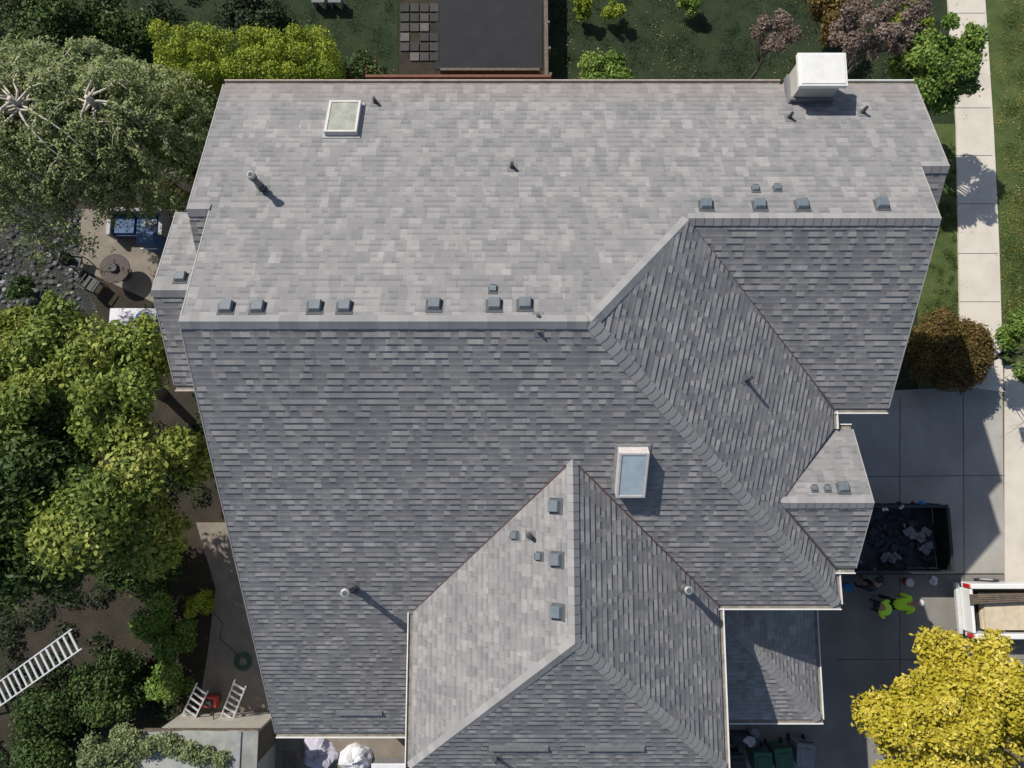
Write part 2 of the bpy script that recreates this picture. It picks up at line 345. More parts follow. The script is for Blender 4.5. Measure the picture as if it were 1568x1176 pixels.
def frame(p,Df):
    n=Vector(((Df(1,0)-Df(0,0)),(Df(0,1)-Df(0,0)),1)).normalized(); up=(Vector((0,0,1))-n*n.z).normalized(); t=up.cross(n)
    M=Matrix((t,up,n)).transposed().to_4x4(); M.translation=p; return M
def vent(px,py,Df,s=.27):
    p=onP(px,py,Df); M=frame(p,Df)@Matrix.Rotation(rng.uniform(-.04,.04),4,'Z'); b=MB()
    b.box((0,.03,.006),(s*1.3,s*1.2,.012),M_DK,M)
    h=s*.42
    vs=[(-s/2,-s/2,.03),(s/2,-s/2,.03),(s/2,s/2,.01),(-s/2,s/2,.01),(-s*.43,-s*.42,h),(s*.43,-s*.42,h),(s*.4,s*.36,h*.8),(-s*.4,s*.36,h*.8)]
    b.add([M@Vector(v) for v in vs],[(3,2,1,0),(4,5,6,7),(0,1,5,4),(1,2,6,5),(2,3,7,6),(3,0,4,7)],M_VT)
    b.box((0,-s*.5,.035),(s*.85,.03,.04),M_BLACK,M)
    b.build('roof_vent',house,.008)
for a in [(347,471),(395,471),(483,470),(528,470),(665,467),(757,467),(804,466),(1081,314),(1163,314),(1228,314),(1350,313)]: vent(*a,N)
for a in [(755,443),(1157,289),(1190,288)]: vent(*a,N,.16)
vent(277,425,LGN,.25)
for a in [(850,775),(852,857),(853,937)]: vent(*a,CW,.29)
for a in [(788,820),(825,852)]: vent(*a,CW,.17)
vent(1291,747,SGN,.25); vent(1247,748,SGN,.14); vent(1267,748,SGN,.14)
def pipe(px,py,Df,h,r=.04,capd=False):
    p=onP(px,py,Df); M=frame(p,Df); b=MB()
    b.box((0,.02,.005),(.16+r*1.5,.2+r*1.5,.01),M_FLG,M)
    b.tube([p+Vector((0,0,-.05)),p+Vector((0,0,.1))],[r*1.8,r*1.1],M_DK,14)
    b.tube([p,p+Vector((0,0,h))],[r,r],M_FLG if capd else M_DK,14)
    if capd:
        b.tube([p+Vector((0,0,h-.10)),p+Vector((0,0,h-.04))],[r*1.35,r*1.35],M_DK,16)
        b.tube([p+Vector((0,0,h-.02)),p+Vector((0,0,h+.04)),p+Vector((0,0,h+.06))],[r*1.4,r*1.4,r*.9],M_GALV,16)
        b.tube([p+Vector((0,0,h+.058)),p+Vector((0,0,h+.066))],[r*.8,r*.7],M_DK,14)
        b.tube([p+Vector((0,0,.2)),p+Vector((0,0,.24))],[r*1.4,r*1.4],M_DK,14)
    else: b.tube([p+Vector((0,0,h)),p+Vector((0,0,h+.004))],[r*.75,r*.75],M_BLACK,12)
    b.build('vent_pipe',house)
pipe(403,290,N,.74,.068,True); pipe(541,900,SP,.85,.08,True); pipe(1043,897,CE,.72,.072,True)
pipe(575,157,N,.22,.04); pipe(784,256,N,.22,.04); pipe(1208,180,N,.22,.04); pipe(1320,172,N,.25,.04); pipe(1142,582,EP,.42,.042); pipe(811,820,CW,.25,.05); pipe(760,1160,CS,.3,.045); pipe(824,484,N,.06,.03); pipe(825,509,SP,.06,.025)
def slim(px,py,Df,wd):
    p=onP(px,py,Df); M=frame(p,Df); b=MB()
    vs=[(-wd/2,-.07,.005),(wd/2,-.07,.005),(wd/2,.1,.0),(-wd/2,.1,.0),(-wd/2+.03,-.05,.06),(wd/2-.03,-.05,.06),(wd/2-.03,.06,.02),(-wd/2+.03,.06,.02)]
    b.add([M@Vector(v) for v in vs],[(3,2,1,0),(4,5,6,7),(0,1,5,4),(1,2,6,5),(2,3,7,6),(3,0,4,7)],M_FLG); b.build('slim_roof_vent',house)
slim(551,1091,SP,1.3); slim(795,1145,CS,1.45); slim(942,1145,CS,1.45)
def skylight(q,Df,gm,h):
    P=[onP(px,py,Df) for px,py in q]; c=sum(P,Vector())/4; M=frame(c,Df); Mi=M.inverted(); l=[Mi@p for p in P]
    wx=max(a.x for a in l)-min(a.x for a in l); wy=max(a.y for a in l)-min(a.y for a in l); b=MB()
    b.box((0,0,.01),(wx+.14,wy+.14,.02),M_GALV,M)
    t=.06
    for sx in (-1,1): b.box((sx*(wx-t)/2,0,h/2),(t,wy,h),M_FRAME,M)
    for sy in (-1,1): b.box((0,sy*(wy-t)/2,h/2),(wx-2*t-.004,t,h),M_FRAME,M)
    b.box((0,0,h-.03),(wx-2*t-.01,wy-2*t-.01,.03),gm,M)
    b.build('skylight',house,.006)
skylight([(506,161),(553,161),(547,209),(501,209)],N,M_GL,.15)
skylight([(948,684),(988,684),(986,752),(942,752)],SP,M_GL2,.26)

# ---------------------------------------------------------------- ground
def sheet(name,pts,z,mat):
    me=bpy.data.meshes.new(name); me.from_pydata([(p[0],p[1],z) for p in pts],[],[tuple(range(len(pts)))]); me.materials.append(mat)
    o=bpy.data.objects.new(name,me); sc.collection.objects.link(o)
    if me.polygons[0].normal.z<0: me.flip_normals()
    return o
sheet('ground',[(-400,-400),(400,-400),(400,400),(-400,400)],0,M_SOIL)
def slab(name,px,z,mat,z0=0.001):
    b=MB(); b.prism([G(a,c,z) for a,c in px],z0,z,mat); return b.build(name,None,0)
sheet('lawn',[G(x,y) for x,y in [(845,-260),(1460,-260),(1470,480),(1400,640),(845,640)]],.012,M_GRASS)
sheet('back_lawn',[G(x,y) for x,y in [(100,-260),(610,-260),(610,140),(100,140)]],.012,M_GRASS)
sheet('verge',[G(x,y) for x,y in [(1500,-400),(1660,-400),(1660,640),(1525,640)]],.008,M_GRASS2)
sheet('lawn_side_strip',[G(x,y) for x,y in [(1405,190),(1480,190),(1484,480),(1405,640)]],.02,M_GRASS2)
slab('driveway',[(1180,606),(1535,590),(1538,878),(1180,878)],.05,M_CONC)
slab('lower_driveway',[(1060,880),(1800,880),(1800,1330),(1060,1330)],.05,M_CONC2)  # same drive, split off to carry the concrete with shade in its colour
slab('sidewalk',[(1448,-60),(1505,-60),(1522,200),(1530,370),(1537,600),(1478,592),(1470,480),(1468,370),(1465,190)],.1,M_SIDEW)
slab('street_apron',[(1539,560),(1800,540),(1800,905),(1539,905)],.06,M_SIDEW)
jb=MB()
def joint(a,b,z,wd=.025):
    A=G(*a,z); B=G(*b,z); d=(B-A).normalized(); s=Vector((-d.y,d.x,0))*wd/2; jb.add([A-s,B-s,B+s,A+s],[(0,1,2,3)],M_JOINT)
for a,b in [((1378,607),(1378,1176)),((1475,600),(1478,1176)),((1282,730),(1538,728)),((1282,1010),(1700,1010))]: joint(a,b,.056)
for y in (20,92,165,238,312,388,462,535): joint((1452+ (y/480)*18,y),(1508+(y/480)*24,y),.106,.02)
jb.build('concrete_joints')
slab('dark_pad',[(668,-80),(832,-80),(830,106),(666,106)],.03,M_ASPH)
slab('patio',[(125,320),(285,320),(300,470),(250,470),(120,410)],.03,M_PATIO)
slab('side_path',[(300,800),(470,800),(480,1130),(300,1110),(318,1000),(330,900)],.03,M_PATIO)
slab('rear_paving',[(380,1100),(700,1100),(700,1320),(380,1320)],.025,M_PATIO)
sheet('gravel_bed',[G(x,y) for x,y in [(-80,310),(128,318),(122,410),(150,475),(-80,480)]],.01,M_GRAV)
pb=MB(); PM=[simple('grey_paver%d'%i,(c,c*.95,c*.9),.9,.25,8) for i,c in enumerate((.035,.045,.055,.11))]
for i in range(4):
    for j in range(6):
        if rng.uniform()<.12: continue
        c=G(620+i*15,12+j*15,.03); pb.box(c,(.35,.35,.05),PM[rng.choice(4,p=[.35,.3,.25,.1])])
pb.build('stepping_pavers',None,.008)
stn=MB()
M_ST=[simple('stone%d'%i,(c,c*1.02,c*.98),.85,.25,9) for i,c in enumerate((.04,.08,.13,.26))]
def stone(b,p,r,mat):
    vs=[];n=7
    for k,(h,q) in enumerate(((-.2,.8),(.3,1.),(.65,.6))):
        for i in range(n):
            t=2*math.pi*i/n+k*.3; rr=r*q*rng.uniform(.8,1.15); vs.append((p[0]+math.cos(t)*rr,p[1]+math.sin(t)*rr*.8,p[2]+h*r))
    fs=[(k*n+i,k*n+(i+1)%n,(k+1)*n+(i+1)%n,(k+1)*n+i) for k in range(2) for i in range(n)]+[tuple(2*n+i for i in range(n))]
    b.add(vs,fs,mat)
for _ in range(420):
    x=rng.uniform(-20,125); y=rng.uniform(335,475); stone(stn,G(x,y),rng.uniform(.03,.15),M_ST[rng.choice(4,p=[.4,.3,.2,.1])])
stn.build('river_stones')
fb=MB()
A=G(560,118,1.2); B=G(843,118,1.2); k=60
for i in range(k):
    p=A+(B-A)*(i+.5)/k; fb.box((p.x,p.y,.65),((B-A).length/k-.012,.025,1.2+rng.uniform(-.02,.02)),M_FENCE)
fb.box(((A.x+B.x)/2,A.y,1.27),((B-A).length,.10,.04),M_FENCE)
fb.build('wooden_fence')
fb=MB(); A=G(840,115,1.1); B=G(832,-80,1.1)
for i in range(40):
    p=A+(B-A)*(i+.5)/40; fb.box((p.x,p.y,.55),(.03,(B-A).length/40-.012,1.1),M_WOOD)
fb.box(((A.x+B.x)/2,(A.y+B.y)/2,1.12),(.14,(B-A).length,.05),M_WOOD,None)
for t in np.linspace(0,1,6): p=A+(B-A)*t; fb.box((p.x+.07,p.y,.6),(.1,.1,1.2),M_WOOD)
p=G(750,108,.2); fb.box((p.x,p.y,.15),(3.9,.1,.3),M_WOOD)
fb.build('garden_fence')

# ---------------------------------------------------------------- foliage
def foliage(name,cl,n,Ls,mat,parent=None,upb=.45,flat=.3,seed=1,shell=.55,asp=.55,bias=0.):
    r=np.random.default_rng(seed); cl=np.array(cl,float)
    wgt=cl[:,3]**2; wgt/=wgt.sum(); idx=r.choice(len(cl),n,p=wgt)
    d=r.normal(size=(n,3)); d[:,2]+=upb; d/=np.linalg.norm(d,axis=1)[:,None]
    rad=shell+(1.08-shell)*r.random(n)**.6; rad*=1+.18*r.normal(size=n)*(r.random(n)<.35)
    c=cl[idx]; P=c[:,:3]+d*rad[:,None]*np.stack([c[:,3],c[:,3],c[:,4]],1); P[:,2]=np.maximum(P[:,2],.03)
    nn=d*.6+r.normal(size=(n,3))*.55; nn[:,2]+=flat; nn/=np.linalg.norm(nn,axis=1)[:,None]
    a=np.cross(nn,r.normal(size=(n,3))); a/=np.linalg.norm(a,axis=1)[:,None]; b=np.cross(nn,a)
    s=Ls*r.uniform(.6,1.35,n)[:,None]; wd=s*asp
    V=np.stack([P-a*s,P+b*wd,P+a*s-nn*s*.25,P-b*wd],1).reshape(-1,3)
    me=bpy.data.meshes.new(name); me.vertices.add(4*n); me.vertices.foreach_set('co',V.astype(np.float32).ravel())
    me.loops.add(4*n); me.loops.foreach_set('vertex_index',np.arange(4*n,dtype=np.int32))
    me.polygons.add(n); me.polygons.foreach_set('loop_start',np.arange(0,4*n,4,dtype=np.int32)); me.polygons.foreach_set('loop_total',np.full(n,4,dtype=np.int32))
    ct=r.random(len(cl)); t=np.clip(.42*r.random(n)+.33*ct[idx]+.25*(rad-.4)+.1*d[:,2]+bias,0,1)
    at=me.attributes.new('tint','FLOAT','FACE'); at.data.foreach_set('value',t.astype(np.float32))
    me.materials.append(mat); me.update(calc_edges=True); me.validate()
    o=bpy.data.objects.new(name,me); sc.collection.objects.link(o)
    if parent: o.parent=parent
    return o
def tree(name,C,R,ncl,n,Ls,mat,bark,tr=.14,seed=1,clr=(.2,.34),base=None,limbs=16,inner=.35,mat2=None):
    r=np.random.default_rng(seed); e=empty(name,(0,0,0)); cl=[]
    Rm=(R[0]+R[1])/2
    for i in range(ncl):
        d=r.normal(size=3); d[2]=abs(d[2])*.9-.25; d/=np.linalg.norm(d); q=inner+(1-inner)*r.random()**.6
        k=r.uniform(*clr)*Rm
        cl.append((C[0]+d[0]*q*(R[0]-k*.7),C[1]+d[1]*q*(R[1]-k*.7),C[2]+d[2]*q*R[2],k,k*.6))
    for i in range(int(ncl*1.6)):
        c=cl[r.integers(len(cl))]; d=r.normal(size=3); d/=np.linalg.norm(d); k=c[3]*r.uniform(.25,.45); cl.append((c[0]+d[0]*c[3],c[1]+d[1]*c[3],c[2]+d[2]*c[4]*.9,k,k*.6))
    if mat2:
        h=[c for c in cl if r.random()<.4]; foliage('crown_bright',h,int(n*.4),Ls,mat2,e,seed=seed+9); n=int(n*.65)
    foliage('crown',cl,n,Ls,mat,e,seed=seed+5)
    b=MB(); base=base or (C[0],C[1]); z1=C[2]-R[2]*.3
    j=Vector((base[0],base[1],0)); top=Vector((C[0],C[1],z1))
    b.tube([j,j+Vector((.02,.03,.4)),(j+top)/2+Vector((.1,-.08,0)),top,Vector((C[0]+.1,C[1],C[2]+R[2]*.3))],[tr*1.5,tr*1.1,tr*.9,tr*.65,tr*.2],bark,9)
    for i in r.permutation(ncl)[:limbs]:
        c=Vector(cl[i][:3]); s=j.lerp(top,r.uniform(.55,1)); m=s.lerp(c,.5)+Vector((r.normal()*.15,r.normal()*.15,.2))
        b.tube([s,m,c],[tr*.42,tr*.28,tr*.1],bark,6)
        for _ in range(3):
            q=m.lerp(c,r.uniform(.3,1)); t=q+Vector((r.normal()*.5,r.normal()*.5,r.uniform(.0,.25))); b.tube([q,q.lerp(t,.5)+Vector((0,0,.06)),t],[tr*.12,tr*.08,tr*.02],bark,5)
    b.build('trunk_and_limbs',e,0,True); return e
def weeping(name,top,R,nst,n,Ls,mat,bark,seed):
    r=np.random.default_rng(seed); e=empty(name); b=MB(); cl=[]; tp=Vector(top)
    b.tube([Vector((tp.x,tp.y,0)),Vector((tp.x+.05,tp.y,tp.z*.5)),tp],[.2,.15,.07],bark,9)
    for i in range(nst):
        a=2*math.pi*(i+r.uniform(-.4,.4))/nst*1.0+ (i%3)*.4; Lr=R*r.uniform(.55,1.08); dr=Vector((math.cos(a),math.sin(a),0)); sd=Vector((-dr.y,dr.x,0)); s0=tp+Vector((0,0,-r.uniform(0,1.2))); bend=r.uniform(-.35,.35)
        pts=[]; rise=r.uniform(.1,.6)
        for k in range(9):
            t=k/8; pts.append(s0+dr*Lr*t+sd*bend*Lr*t*t+Vector((r.normal()*.05,r.normal()*.05,rise*math.sin(t*2.2)-1.9*t*t)))
        b.tube(pts[:7],[.05*(1-.13*k)*.85 for k in range(7)],bark,5)
        for k in range(2,9):
            p=pts[k]; w=.15+.06*r.random(); cl.append((p.x,p.y,p.z-.02,w,.15))
            for _ in range(4):
                side=sd*r.uniform(-1,1)*Lr*.3+dr*r.uniform(0,.35); q=p+side+Vector((0,0,-.15-.5*abs(r.normal())))
                if r.random()<.3: b.tube([p,(p+q)/2+Vector((0,0,.12)),q],[.012,.01,.005],bark,4)
                for z in range(3):
                    g=p.lerp(q,(z+1)/3); cl.append((g.x,g.y,g.z-.1*z,.13+.08*r.random(),.2))
    foliage('crown',cl,n,Ls,mat,e,seed=seed+1,asp=.45,flat=.7,upb=.8,bias=.08); b.build('trunk_and_limbs',e,0,True); return e
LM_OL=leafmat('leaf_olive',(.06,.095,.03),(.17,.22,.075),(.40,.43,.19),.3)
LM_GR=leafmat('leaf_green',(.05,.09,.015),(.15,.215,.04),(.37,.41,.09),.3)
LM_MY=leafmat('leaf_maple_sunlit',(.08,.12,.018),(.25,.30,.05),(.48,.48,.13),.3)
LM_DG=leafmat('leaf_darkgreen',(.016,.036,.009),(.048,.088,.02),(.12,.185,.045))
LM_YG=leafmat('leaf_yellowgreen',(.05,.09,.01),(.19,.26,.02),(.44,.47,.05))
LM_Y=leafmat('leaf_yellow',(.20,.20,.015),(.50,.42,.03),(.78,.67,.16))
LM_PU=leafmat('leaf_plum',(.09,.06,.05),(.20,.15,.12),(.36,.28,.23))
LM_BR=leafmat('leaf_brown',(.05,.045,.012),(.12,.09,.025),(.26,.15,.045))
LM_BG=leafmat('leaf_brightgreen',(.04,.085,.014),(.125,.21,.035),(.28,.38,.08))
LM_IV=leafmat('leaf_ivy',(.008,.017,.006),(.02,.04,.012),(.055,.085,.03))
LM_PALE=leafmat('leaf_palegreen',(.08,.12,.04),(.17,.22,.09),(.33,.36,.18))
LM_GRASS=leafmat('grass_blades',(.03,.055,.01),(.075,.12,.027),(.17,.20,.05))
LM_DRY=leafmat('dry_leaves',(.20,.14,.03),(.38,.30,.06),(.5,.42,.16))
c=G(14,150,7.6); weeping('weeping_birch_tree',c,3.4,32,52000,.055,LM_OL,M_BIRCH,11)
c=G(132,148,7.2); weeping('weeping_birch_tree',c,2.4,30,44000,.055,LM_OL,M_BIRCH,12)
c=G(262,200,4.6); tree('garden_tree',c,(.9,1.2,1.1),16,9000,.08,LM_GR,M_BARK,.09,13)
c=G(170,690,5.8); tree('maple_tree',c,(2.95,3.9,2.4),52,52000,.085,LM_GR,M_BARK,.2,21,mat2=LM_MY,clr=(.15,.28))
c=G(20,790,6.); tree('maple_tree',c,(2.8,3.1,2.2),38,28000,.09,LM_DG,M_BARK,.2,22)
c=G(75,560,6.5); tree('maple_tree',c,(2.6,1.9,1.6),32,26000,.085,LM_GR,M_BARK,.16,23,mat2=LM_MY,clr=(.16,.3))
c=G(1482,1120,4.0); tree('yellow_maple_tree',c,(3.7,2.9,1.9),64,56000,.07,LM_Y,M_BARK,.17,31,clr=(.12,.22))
c=G(1437,108,3.9); tree('young_maple_tree',c,(1.5,1.7,1.4),28,15000,.065,LM_BG,M_BARK,.09,41,clr=(.16,.3))
c=G(1345,48,4.0); tree('plum_tree',c,(1.9,1.3,1.2),34,12000,.05,LM_PU,M_BARK,.09,42,clr=(.12,.22))
c=G(1185,55,3.6); tree('plum_tree',c,(.9,.8,.7),16,3800,.05,LM_PU,M_BARK,.06,43,clr=(.2,.34))
c=G(1562,535,2.6); tree('small_street_tree',c,(.75,1.4,1.),18,7000,.06,LM_BG,M_BARK,.06,44)
c=G(1455,535,1.5); cl=[]
for i in range(60):
    d=rng.normal(size=3); d[2]=abs(d[2]); d/=np.linalg.norm(d); cl.append((c.x+d[0]*1.2,c.y+d[1]*1.25,c.z-.3+d[2]*.9,.38,.3))
cl.append((c.x,c.y,c.z-.6,1.2,1.1))
foliage('rounded_shrub',cl,28000,.045,LM_BR,seed=51)
cl=[]
for i,x in enumerate(np.linspace(244,496,11)):
    for j,y in enumerate((50,76,102)):
        p=G(x+rng.uniform(-6,6),y+rng.uniform(-5,5),2.5); h=rng.uniform(-.22,.18); rr_=rng.uniform(.32,.42); cl.append((p.x,p.y,p.z-.3+h,rr_,.42)); cl.append((p.x,p.y,1.6,.4,.8)); cl.append((p.x,p.y,.7,.4,.7))
foliage('clipped_hedge',cl,44000,.045,LM_YG,seed=52,upb=.5,shell=.75)
def shrub(name,px,py,r,h,n,Ls,mat,seed,k=12):
    c=G(px,py,h); rr=np.random.default_rng(seed); cl=[]
    for i in range(k):
        a=rr.uniform(0,6.28); q=rr.random()**.5*r*.7; cl.append((c.x+math.cos(a)*q,c.y+math.sin(a)*q,h*rr.uniform(.45,1.),r*rr.uniform(.28,.45),r*.3))
    return foliage(name,cl,n,Ls,mat,seed=seed)
shrub('garden_shrub',930,108,1.0,1.2,6500,.06,LM_BG,61)
shrub('garden_shrub',228,945,.85,1.6,6000,.06,LM_BG,62); shrub('garden_shrub',268,990,.85,1.2,5000,.06,LM_BG,63); shrub('garden_shrub',255,1052,.8,1.3,5000,.06,LM_BG,64); shrub('garden_shrub',298,930,.5,1.2,2400,.06,LM_YG,65)
shrub('garden_shrub',165,1050,1.3,1.2,7500,.06,LM_DG,66); shrub('garden_shrub',60,1120,1.7,1.3,10000,.06,LM_DG,67); shrub('garden_shrub',205,870,1.5,1.4,7500,.07,LM_DG,68); shrub('garden_shrub',290,215,1.0,2,5500,.07,LM_DG,69,16); shrub('garden_shrub',265,270,.8,1.6,3500,.06,LM_OL,70)
shrub('flowering_shrub',560,108,1.0,.7,2600,.06,LM_DG,71); shrub('flowering_shrub',490,118,.5,.8,1600,.06,LM_GR,72)
shrub('garden_shrub',895,5,.4,1,2000,.05,LM_YG,73); shrub('garden_shrub',940,5,.45,1,2000,.05,LM_YG,74); shrub('garden_shrub',1055,0,.5,.8,2200,.06,LM_BG,75)
shrub('garden_shrub',40,20,1.8,2.5,9000,.08,LM_DG,76,18); shrub('garden_shrub',1280,15,1.1,2,5000,.07,LM_BR,77)
shrub('garden_shrub',1405,25,.8,2.2,4000,.06,LM_YG,78); shrub('garden_shrub',310,165,.7,1.8,3000,.07,LM_DG,79); shrub('garden_shrub',30,440,.6,.8,1600,.06,LM_DG,80)
shrub('garden_shrub',170,20,1.5,1.4,6000,.07,LM_DG,91,16); shrub('garden_shrub',380,12,1.3,.9,5000,.07,LM_IV,92,16)
cl=[]
for t in np.linspace(0,1,26):
    p=G(130+200*t,1165-22*math.sin(t*3),2.75); cl.append((p.x+rng.normal()*.15,p.y+rng.normal()*.15,2.7,.28,.2))
for t in range(10):
    p=G(rng.uniform(120,230),rng.uniform(1120,1180),2.4); cl.append((p.x,p.y,p.z,.35,.3))
foliage('climbing_vine',cl,8500,.05,LM_PALE,seed=81)
cl=[]
for _ in range(170):
    x=rng.uniform(-80,330); y=rng.uniform(480,1200)
    if x>290 and y>860: continue
    p=G(x,y); cl.append((p.x,p.y,.12,.4,.22))
for _ in range(60):
    p=G(rng.uniform(-60,300),rng.uniform(-30,330)); cl.append((p.x,p.y,.15,.45,.25))
foliage('ground_ivy',cl,30000,.06,LM_IV,seed=82)
def lawn_blades(name,x0,x1,y0,y1,k,n,mat,seed,rad=.45,ht=.05):
    r=np.random.default_rng(seed); cl=[]
    for _ in range(k):
        p=G(r.uniform(x0,x1),r.uniform(y0,y1)); cl.append((p.x,p.y,.02,rad*r.uniform(.4,1.3),ht))
    foliage(name,cl,n,.035,mat,seed=seed,shell=.0,asp=.25)
lawn_blades('verge_grass_blades',1540,1640,-60,550,260,24000,LM_GRASS,85)
lawn_blades('side_grass_blades',1415,1463,215,580,90,12000,LM_GRASS,86,.25)
lawn_blades('lawn_grass_blades',850,1440,-80,130,300,22000,LM_IV,87)
lawn_blades('back_grass_blades',110,600,-80,130,220,14000,LM_IV,88)
cl=[]
rr=np.random.default_rng(3)
for _ in range(170):
    p=G(rr.uniform(1530,1600),rr.uniform(-50,560)); cl.append((p.x,p.y,.03,abs(rr.normal())*.35+.05,.02))
foliage('fallen_leaves',cl,1700,.03,LM_DRY,seed=83,flat=3,shell=0)
cl=[]
for _ in range(40):
    p=G(rr.uniform(860,1400),rr.uniform(-50,125)); cl.append((p.x,p.y,.05,abs(rr.normal())*.6+.1,.02))
for _ in range(30):
    p=G(rr.uniform(1450,1530),rr.uniform(0,600)); cl.append((p.x,p.y,.11,.3,.01))
for _ in range(30):
    p=G(rr.uniform(300,380),rr.uniform(880,1100)); cl.append((p.x,p.y,.05,.3,.01))
for _ in range(40):
    p=G(rr.uniform(1270,1540),rr.uniform(880,1170)); cl.append((p.x,p.y,.07,.4,.01))
foliage('fallen_leaves',cl,1100,.026,LM_DRY,seed=84,flat=3,shell=0)
M_RED=simple('red_petals',(.5,.06,.05),.6,.3,8)
fl=MB()
for _ in range(12):
    p=G(275+rng.normal()*12,280+rng.normal()*8,1.7); fl.tube([p,p+Vector((0,0,.05))],[.04,.025],M_RED,6)
for _ in range(12):
    p=G(570+rng.normal()*30,105+rng.normal()*6,.95); fl.tube([p,p+Vector((0,0,.04))],[.035,.02],M_RED,6)
fl.build('red_flowers')

# ---------------------------------------------------------------- objects
M_NAVY=simple('navy_cover',(.045,.09,.19),.7,.3,5); M_RUST=simple('rust_iron',(.05,.033,.028),.7,.4,9)
M_CLOTH=simple('white_cloth',(.62,.62,.64),.8,.12,3,bmp=.03); M_LIL=simple('lilac_cloth',(.45,.43,.50),.8,.15,3,bmp=.03)
M_ALU=simple('aluminium',(.62,.63,.63),.4,.1,8,.3); M_LIME=simple('hi_vis_lime',(.50,.85,.03),.7,.1,6); M_SKIN=simple('skin',(.36,.2,.13),.6,.1,6)
M_JEAN=simple('dark_jeans',(.025,.03,.045),.85,.3,8); M_SHIRT=simple('dark_shirt',(.03,.03,.04),.85,.3,8); M_HAIR=simple('dark_hair',(.015,.012,.01),.8,.3,9)
M_CAR=simple('white_car_paint',(.74,.74,.73),.25,.04,2); M_TL=simple('tail_light_red',(.5,.02,.02),.2,.1,3); M_PLY=simple('plywood',(.56,.47,.34),.7,.15,5)
M_GRN=simple('green_bin_plastic',(.03,.10,.06),.5,.2,5); M_GRY=simple('grey_bin_plastic',(.22,.22,.23),.5,.15,5); M_BLUE=simple('blue_plastic',(.03,.2,.5),.5,.15,5); M_TR=simple('black_trailer_paint',(.02,.021,.024),.45,.35,5)
M_DUST=simple('grey_dust_sheet',(.18,.18,.19),.9,.3,6)
def blob(b,c,r,mat,seed,flatt=.5,n=14,rough=.28):
    rr=np.random.default_rng(seed); ph=rr.uniform(0,6.28,6); vs=[];m=7
    for k in range(m):
        el=math.pi/2*k/(m-1)
        for i in range(n):
            t=2*math.pi*i/n; q=1+rough*(math.sin(3*t+ph[0]+k)*.5+math.sin(5*t+ph[1]-k)*.35+math.sin(2*t+ph[2])*.4)+rr.normal()*.03
            vs.append((c[0]+math.cos(t)*math.cos(el)*r*q,c[1]+math.sin(t)*math.cos(el)*r*q*.85,c[2]+math.sin(el)*r*flatt*q))
    b.add(vs,[(k*n+i,k*n+(i+1)%n,(k+1)*n+(i+1)%n,(k+1)*n+i) for k in range(m-1) for i in range(n)],mat)
p=G(175,411,.74); p.z=0; b=MB(); b.tube([p+Vector((0,0,.70)),p+Vector((0,0,.74))],[.56,.56],M_RUST,28); b.tube([p+Vector((0,0,.03)),p+Vector((0,0,.7))],[.08,.05],M_RUST,10); b.tube([p+Vector((0,0,.74)),p+Vector((0,0,.86))],[.2,.14],M_BLACK,16); b.tube([p+Vector((0,0,.03)),p+Vector((0,0,.06))],[.3,.28],M_RUST,16); b.build('round_fire_table')
def chair(px,py,rot,mat):
    p=G(px,py); M=Matrix.Translation(p)@Matrix.Rotation(rot,4,'Z'); b=MB(); b.box((0,0,.44),(.5,.5,.05),mat,M); b.box((0,.25,.72),(.5,.05,.5),mat,M)
    for sx in (-1,1):
        for sy in (-1,1): b.box((sx*.22,sy*.22,.22),(.04,.04,.42),M_BLACK,M)
        b.box((sx*.26,0,.64),(.05,.5,.04),mat,M)
    b.build('patio_chair',None,.01)
chair(125,405,1.4,M_BLACK); chair(150,440,2.6,M_BLACK)
p=G(210,345,.5); p.z=0; b=MB(); b.box((p.x,p.y,.42),(1.8,.8,.12),M_NAVY); b.box((p.x-.97,p.y,.4),(.14,.85,.6),M_GRY); b.box((p.x+.97,p.y,.4),(.14,.85,.6),M_GRY); b.box((p.x,p.y+.49,.5),(2.1,.14,.75),M_GRY); b.box((p.x-.45,p.y,.52),(.75,.65,.1),M_NAVY); b.box((p.x+.4,p.y,.52),(.75,.65,.1),M_NAVY); blob(b,(p.x+.5,p.y,.57),.24,M_GRY,77,.5)
for sx in (-.85,.85):
    for sy in (-.3,.3): b.box((p.x+sx,p.y+sy,.1),(.07,.07,.2),M_BLACK)
b.build('patio_sofa',None,.03)
p=G(248,380); b=MB(); b.box((p.x,p.y,.6),(.55,.5,.75),M_NAVY); b.tube([p+Vector((-.3,0,1.05)),p+Vector((.3,0,1.05))],[.26,.26],M_NAVY,16); b.tube([p+Vector((-.3,-.34,.95)),p+Vector((.3,-.34,.95))],[.02,.02],M_ALU,8)
for sx in (-.22,.22): b.box((p.x+sx,p.y,.12),(.06,.4,.24),M_BLACK)
b.build('barbecue_grill',None,.01)
p=G(203,488,.8); b=MB(); b.box((p.x,p.y,.78),(1.7,.75,.05),M_CLOTH); b.box((p.x,p.y+.385,.62),(1.7,.02,.34),M_CLOTH); b.box((p.x,p.y-.385,.62),(1.7,.02,.34),M_CLOTH)
blob(b,(p.x-.3,p.y,.8),.3,M_LIL,3,.4); blob(b,(p.x+.35,p.y+.05,.8),.25,M_NAVY,4,.5)
for sx in (-.7,.7):
    for sy in (-.24,.24): b.box((p.x+sx,p.y+sy,.38),(.05,.05,.76),M_ALU)
b.build('covered_garden_table',None,.01)
p=G(235,540); b=MB(); blob(b,(p.x,p.y,.0),.45,M_CLOTH,9,.8); b.build('white_tarp')
